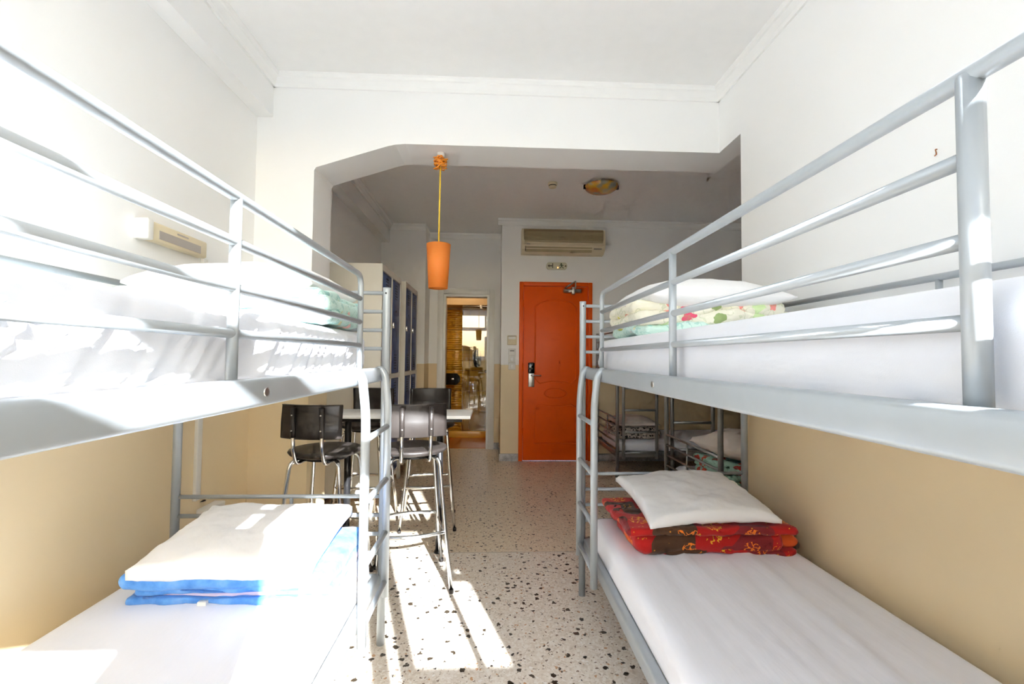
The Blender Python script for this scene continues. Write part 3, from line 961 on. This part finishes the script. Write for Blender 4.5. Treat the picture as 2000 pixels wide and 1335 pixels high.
# ------------------------------------------------------------------ bar chairs
def chair_proto(label, loc, rotz):
    root = thing('bar_chair', label, 'chair', loc, rotz, 'bar chairs at the white table')
    SZ = .72
    st = MB().lathe([(.0, SZ - .032), (.15, SZ - .032), (.176, SZ - .022), (.184, SZ - .010), (.180, SZ - .002), (.165, SZ + .001), (.10, SZ - .003), (.0, SZ - .005)], 0, 0, 40)
    st.build('seat', 'black_plastic', root)
    # backrest: curved shell
    mb = MB(); n = 16; R_ = .30; W2 = .155
    amax = W2 / R_
    b0 = 0
    rows = [(.795, 0), (.80, .006), (.875, .004), (.955, -.006), (.962, -.003)]
    for zi, (z, off) in enumerate(rows):
        for i in range(n + 1):
            a = -amax + 2 * amax * i / n
            for s_ in (0, 1):
                rr = R_ + (.0 if s_ == 0 else .015)
                x = math.sin(a) * rr; y = -.185 + (R_ - math.cos(a) * rr) + off * -1
                mb.v.append((x, y, z))
    def ix(zi, i, s_): return (zi * (n + 1) + i) * 2 + s_
    for zi in range(len(rows) - 1):
        for i in range(n):
            for s_ in (0, 1):
                mb.f.append((ix(zi, i, s_), ix(zi, i + 1, s_), ix(zi + 1, i + 1, s_), ix(zi + 1, i, s_))); mb.sm.append(True)
        for i in (0, n):
            mb.f.append((ix(zi, i, 0), ix(zi, i, 1), ix(zi + 1, i, 1), ix(zi + 1, i, 0))); mb.sm.append(False)
    for zi in (0, len(rows) - 1):
        for i in range(n):
            mb.f.append((ix(zi, i, 0), ix(zi, i + 1, 0), ix(zi, i + 1, 1), ix(zi, i, 1))); mb.sm.append(False)
    bk = mb.build('backrest', 'black_plastic', root)
    for s_ in (-1, 1):
        x = .072 * s_
        pts = fillet([(x, -.07, .672), (x, -.165, .668), (x, -.198, .75), (x, -.204, .945)], .03, 6)
        MB().tube(pts, .0095, 12).build('back_support', 'chrome', root)
        MB().tube([(x, -.2005, .805), (x, -.206, .95)], .0125, 12).build('sleeve', 'black_plastic', bk)
        for z in (.84, .915):
            MB().tube([(x, -.208, z), (x, -.2185, z)], .0035, 8).build('rivet', 'steel', bk)
    for sx_ in (-1, 1):
        for sy_ in (-1, 1):
            pts = fillet([(.05 * sx_, .05 * sy_, .676), (.125 * sx_, .125 * sy_, .676), (.152 * sx_, .152 * sy_, .36), (.188 * sx_, .188 * sy_, .0)], .045, 6)
            lg = MB().tube(pts, .0105, 12).build('leg', 'chrome', root)
            MB().lathe([(.0125, 0), (.0125, .02)], .1875 * sx_, .1875 * sy_, 12).build('foot_cap', 'black_plastic', lg)
    for sy_ in (-1, 1):
        pts = [(.157 * (-1 + 2 * k / 8), sy_ * (.157 + .03 * math.sin(PI * k / 8)), .30) for k in range(9)]
        MB().tube(pts, .0095, 10).build('foot_rest', 'chrome', root)
    for sx_ in (-1, 1):
        MB().tube([(sx_ * .160, -.160, .27), (sx_ * .160, .160, .27)], .006, 8).build('stretcher', 'chrome', root)
    MB().lathe([(.11, .668), (.11, .69)], 0, 0, 24).build('seat_plate', 'black_metal', root)
    return root
ch = chair_proto('sunlit dark bar chair with its back to the camera, right of the ladder', (-.425, 2.515, 0), .245)
def chair_copy(label, loc, rotz):
    c = ch.copy(); COL.objects.link(c); c.location = loc; c.rotation_euler = (0, 0, rotz); c['label'] = label
    for k in list(ch.children):
        copy_part(k, c)
    return c
chair_copy('dark bar chair with its back to the camera, seen left of the ladder', (-.872, 2.46, 0), -.10)
chair_copy('dark bar chair across the table in front of the bathroom doorway', (-.455, 3.385, 0), PI + .10)
chair_copy('dark bar chair across the table beside the pier, partly hidden', (-.91, 3.37, 0), PI - .05)

# ------------------------------------------------------------------ table
tb = thing('bar_table', 'narrow white bar table with black legs between the dark chairs', 'table', (-.585, 2.93, 0))
MB().rbox(-.455, .458, -.18, .165, .832, .852, .003).build('table_top', 'table_white', tb)
for x in (-.30, .265):
    lg = MB().tube([(x, -.06, .012), (x, -.06, .83)], .02, 16).build('leg', 'black_metal', tb)
    MB().lathe([(.03, 0), (.03, .006), (.022, .014)], x, -.06, 18).build('glide', 'black_metal', lg)
MB().rbox(-.40, .40, -.08, -.04, .80, .83, .004).build('apron', 'black_metal', tb)

# ------------------------------------------------------------------ lockers
def locker(label, y0, y1, ztop):
    root = thing('locker', label, 'locker', (-1.12, (y0 + y1) / 2, 0), 0, 'blue and white lockers')
    hy = (y1 - y0) / 2; xb, xf = -.26, .25
    zb = .14
    body = MB()
    body.box(xb, xf - .03, -hy, hy, zb, ztop)
    body.build('body', 'locker_white', root)
    fr = MB()
    t = .022; zm = 1.035
    fr.box(xf - .03, xf, -hy, -hy + t, zb, ztop).box(xf - .03, xf, hy - t, hy, zb, ztop)
    fr.box(xf - .03, xf, -hy + t, hy - t, ztop - .05, ztop).box(xf - .03, xf, -hy + t, hy - t, zb, zb + .04)
    fr.box(xf - .03, xf, -t / 2, t / 2, zb + .04, ztop - .05).box(xf - .03, xf, -hy + t, -t / 2, zm - .02, zm + .02).box(xf - .03, xf, t / 2, hy - t, zm - .02, zm + .02)
    fr.build('front_frame', 'locker_white', root)
    for (a, b) in ((-hy + t + .004, -t / 2 - .004), (t / 2 + .004, hy - t - .004)):
        for (za, zc) in ((zb + .044, zm - .024), (zm + .024, ztop - .054)):
            dr = MB().rbox(xf - .028, xf - .006, a, b, za, zc, .003).build('door', 'locker_blue', root)
            ym = (a + b) / 2
            v = MB()
            for zc2 in (zc - .10, za + .10):
                for r_ in range(6):
                    for c_ in range(2):
                        yy = ym + (c_ - .5) * .05 + .012 * (r_ % 2)
                        zz = zc2 + (r_ - 2.5) * .024
                        v.box(xf - .0065, xf - .0052, yy - .016, yy + .016, zz - .004, zz + .004)
            v.build('vent_slots', 'dark_hole', dr)
            MB().rbox(xf - .006, xf + .010, a + .012, a + .04, (za + zc) / 2 - .02, (za + zc) / 2 + .03, .003).build('hasp', 'chrome', dr)
            MB().tube([(xf - .006, ym, zc - .27), (xf - .004, ym, zc - .27)], .010, 10).build('lock_hole', 'dark_hole', dr)
    for sx_ in (xb + .03, xf - .05):
        for sy_ in (-hy + .03, hy - .03):
            MB().rbox(sx_ - .018, sx_ + .018, sy_ - .018, sy_ + .018, 0, zb, .003).build('foot', 'locker_white', root)
    MB().tube([(xb + .32, -hy - .0012, ztop - .1), (xb + .32, -hy + .001, ztop - .1)], .008, 10).build('side_hole', 'dark_hole', root)
    return root
locker('blue-doored white metal locker nearer the table', 3.595, 4.335, 1.935)
locker('blue-doored white metal locker nearer the bathroom doorway', 4.565, 5.285, 1.955)

# ------------------------------------------------------------------ pendant lamp under the arch
pl = thing('pendant_lamp', 'orange tapered pendant lamp hanging on a yellow cord from the arch', 'lamp', (-.337, 2.79, 0))
sh_ = MB()
seg = 40
prof = [(.0735, 1.893), (.0585, 1.622), (.0565, 1.622), (.0715, 1.893)]
b0 = 0
for r, z in prof:
    for k in range(seg):
        a = 2 * PI * k / seg
        sh_.v.append((r * math.cos(a), r * math.sin(a), z))
for i in range(4):
    for k in range(seg):
        k2 = (k + 1) % seg; i2 = (i + 1) % 4
        sh_.f.append((i * seg + k, i * seg + k2, i2 * seg + k2, i2 * seg + k)); sh_.sm.append(i in (0, 2))
shade = sh_.build('lamp_shade', 'orange_shade', pl)
MB().lathe([(.0715, 1.884), (.0715, 1.888)], 0, 0, 40).build('shade_top', 'orange_shade', shade)
MB().lathe([(.0, 1.66), (.016, 1.665), (.022, 1.69), (.016, 1.73), (.013, 1.80)], 0, 0, 16).build('bulb', 'bulb_white', pl)
MB().tube([(0, 0, 1.80), (0, 0, 1.90)], .02, 14).build('socket', 'plate_white', pl)
MB().tube([(0, 0, 1.89), (.002, 0, 2.15), (0.004, 0, 2.38)], .005, 8).build('cord', 'cord_yellow', pl)
MB().lathe([(.022, 2.435), (.022, 2.462)], .006, 0, 18).build('ceiling_hook', 'plate_white', pl)
kn = []
for k in range(90):
    a = k * .62
    rr = .030 * (1 + .45 * math.sin(k * 1.7))
    kn.append((.004 + rr * math.cos(a), rr * math.sin(a), 2.37 + .062 * k / 90 + .008 * math.sin(k * .9)))
MB().tube(kn, .0042, 6).build('cord_bundle', 'cord_orange', pl)

# ------------------------------------------------------------------ air conditioner, exit sign, plates
ac = thing('air_conditioner', 'cream split air conditioner mounted above the orange door', 'air conditioner', (.81, FY, 2.42))
prof = [(0, 0), (0, .285), (-.13, .285), (-.17, .265), (-.185, .10), (-.16, .04), (-.08, 0.0)]
MB().prism([(y, z) for y, z in prof], 0, -.485, .485).build('housing', 'cream_plastic', ac)
gr_ = MB()
for k in range(15):
    z = .118 + k * .0098
    y = -.172 - .012 * (1 - k / 15) - .004
    gr_.box(-.455, .455, y - .003, y + .01, z, z + .0055)
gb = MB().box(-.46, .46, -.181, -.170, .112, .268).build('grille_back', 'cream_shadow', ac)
gr_.build('grille_slats', 'cream_grille', ac)['kind'] = 'stuff'
MB().prism([(-.185, .10), (-.192, .085), (-.168, .04), (-.16, .045)], 0, -.475, .475).build('lower_panel', 'cream_plastic', ac)
MB().prism([(-.176, .06), (-.182, .064), (-.150, .012), (-.144, .014)], 0, -.44, .33).build('louver', 'cream_grille', ac)
MB().box(-.445, -.44, -.188, -.15, .018, .07).build('louver_gap', 'dark_hole', ac)
MB().box(-.44, .33, -.1815, -.176, .0645, .068).build('louver_line', 'dark_hole', ac)
MB().box(-.43, -.39, -.195, -.186, .088, .093).build('badge', 'print_grey', ac)
MB().box(.35, .44, -.186, -.176, .046, .054).build('control_label', 'print_grey', ac)

es = thing('exit_sign', 'small pale emergency exit sign with running figure above the orange door', 'sign', (.752, FY, 2.296))
p = []
for i in range(13):
    a = -PI / 2 + PI * i / 12
    p.append((.095 + .028 * math.cos(a), .042 * math.sin(a)))
for i in range(13):
    a = PI / 2 + PI * i / 12
    p.append((-.095 + .028 * math.cos(a), .042 * math.sin(a)))
MB().prism(p, 1, -.03, 0).build('plate', 'sign_pale', es)
MB().prism([(-.11, .0), (-.088, .018), (-.088, .006), (-.055, .006), (-.055, -.006), (-.088, -.006), (-.088, -.018)], 1, -.032, -.03).build('arrow', 'sign_dark', es)
MB().box(-.056, -.046, -.0325, -.03, -.026, .030).build('door_mark', 'sign_dark', es)
fig = MB()
fig.prism([(.052 + .008 * math.cos(a), .026 + .008 * math.sin(a)) for a in [2 * PI * i / 10 for i in range(10)]], 1, -.0325, -.03)
fig.prism([(.045, .018), (.062, .016), (.064, -.004), (.050, -.004)], 1, -.0325, -.03)
fig.prism([(.064, .016), (.080, .004), (.076, -.001), (.060, .010)], 1, -.0325, -.03)
fig.prism([(.045, .018), (.030, .006), (.034, .001), (.048, .010)], 1, -.0325, -.03)
fig.prism([(.056, -.002), (.064, -.004), (.082, -.026), (.074, -.030)], 1, -.0325, -.03)
fig.prism([(.050, -.002), (.058, -.002), (.052, -.018), (.036, -.030), (.032, -.024), (.044, -.014)], 1, -.0325, -.03)
fig.build('running_figure', 'sign_green', es)
MB().prism([(.09, .0), (.112, .012), (.112, -.012)], 1, -.032, -.03).build('side_arrow', 'sign_dark', es)
def lampmat():
    m = NM('sign_lamp'); m.set(srgb(255, 200, 140), 0.4)
    m.b.inputs['Emission Color'].default_value = srgb(255, 190, 120); m.b.inputs['Emission Strength'].default_value = 1.2
    M['sign_lamp'] = m.m
lampmat()
MB().lathe([(.008, -.028), (.010, -.02), (.008, -.012)], .012, -.03, 12).build('indicator_lamp', 'sign_lamp', es)

t = thing('thermostat', 'small white thermostat with pale display left of the orange door', 'thermostat', (.229, FY, 1.41))
MB().rbox(-.055, .055, -.026, 0, -.055, .055, .006).build('case', 'cream_plastic', t)
MB().box(-.044, .044, -.0275, -.0255, .012, .042).build('display', 'plate_white', t)
MB().box(-.044, .044, -.0275, -.0255, .046, .050).build('shade_line', 'print_grey', t)
for i, (z, lb) in enumerate(((1.272, 'upper white switch plate with faint print beside the orange door'), (1.187, 'middle white switch plate beside the orange door'), (1.103, 'lower white switch plate beside the orange door'))):
    s_ = thing('switch_plate', lb, 'switch', (.231, FY, z), 0, 'switch plates by the door')
    MB().rbox(-.043, .043, -.012, 0, -.04, .04, .004).build('plate', 'plate_white', s_)
    if i == 0:
        MB().box(-.025, .025, -.0128, -.0118, .008, .02).build('print', 'print_grey', s_)
    else:
        MB().rbox(-.022, .022, -.018, -.010, -.024, .024, .003).build('rocker', 'white_gloss', s_)

# ------------------------------------------------------------------ ceiling fittings
sm_ = thing('smoke_detector', 'small round cream smoke detector on the back ceiling', 'smoke detector', (.549, 4.21, CZ))
MB().lathe([(.045, 0), (.045, -.014), (.040, -.024)], 0, 0, 28).build('base', 'cream_plastic', sm_)
MB().lathe([(.036, -.024), (.036, -.032)], 0, 0, 24).build('vent_ring', 'dark_hole', sm_)
MB().lathe([(.038, -.032), (.034, -.045), (.02, -.05)], 0, 0, 24).build('cap', 'cream_plastic', sm_)
clp = thing('ceiling_lamp', 'shallow amber glass dish lamp on the back ceiling', 'lamp', (1.005, 4.18, CZ))
prof = [(.155, -.03), (.156, -.036)] + [(.155 * math.cos(a), -.036 - .062 * math.sin(a)) for a in [PI / 2 * i / 9 for i in range(1, 10)]]
MB().lathe(prof, 0, 0, 40).build('dish', 'lamp_dish', clp)
MB().lathe([(.10, 0), (.12, -.03)], 0, 0, 30).build('ceiling_rose', 'plate_white', clp)
for a in (0.05, PI - .05, PI / 2 + .2):
    MB().rbox(.155 * math.cos(a) - .012, .155 * math.cos(a) + .012, .155 * math.sin(a) - .012, .155 * math.sin(a) + .012, -.058, -.018, .003).build('clip', 'black_metal', clp)

# ------------------------------------------------------------------ left wall fittings
wu = thing('wall_heater', 'cream wall unit with grey slot above the left upper bunk', 'wall unit', (LX, 2.0, 1.69))
MB().rbox(0, .045, -.185, .185, -.036, .04, .008).build('case', 'cream_plastic', wu)
MB().box(.0445, .047, -.125, .135, -.024, .010).build('slot', 'grey_slot', wu)
MB().rbox(0, .055, -.20, -.165, -.04, .042, .006).build('end_cap', 'plate_white', wu)
MB().box(.0448, .0462, -.02, .05, .020, .027).build('print', 'grey_slot', wu)
so = thing('wall_socket', 'white socket box on the yellow wall behind the left bunk', 'socket', (LX, 2.28, .47))
MB().rbox(0, .03, -.075, .075, -.05, .05, .006).build('plate', 'plate_white', so)
for s_ in (-1, 1):
    MB().lathe([(.017, .03 - .001), (.017, .0305)], 0, 0, 16).build('outlet', 'grey_slot', so)
    o = so.children[-1]; o.rotation_euler = (0, PI / 2, 0); o.location = (0, s_ * .035, 0)
tag(MB().rbox(LX, LX + .018, 2.205, 2.24, .52, 1.66, .003).build('cable_trunking', 'plate_white', None, (LX, 2.222, .52)), 'white vertical cable trunking rising from the socket', 'trunking')
hk = MB().tube(fillet([(RX, 1.331, 1.858), (RX - .006, 1.331, 1.858), (RX - .007, 1.328, 1.850), (RX - .002, 1.331, 1.842), (RX - .006, 1.334, 1.838)], .004, 4), .0016, 6)
tag(hk.build('wall_hook', 'rust_hook', None, (RX, 1.331, 1.845)), 'tiny rusty hook stuck in the bare right wall', 'hook')
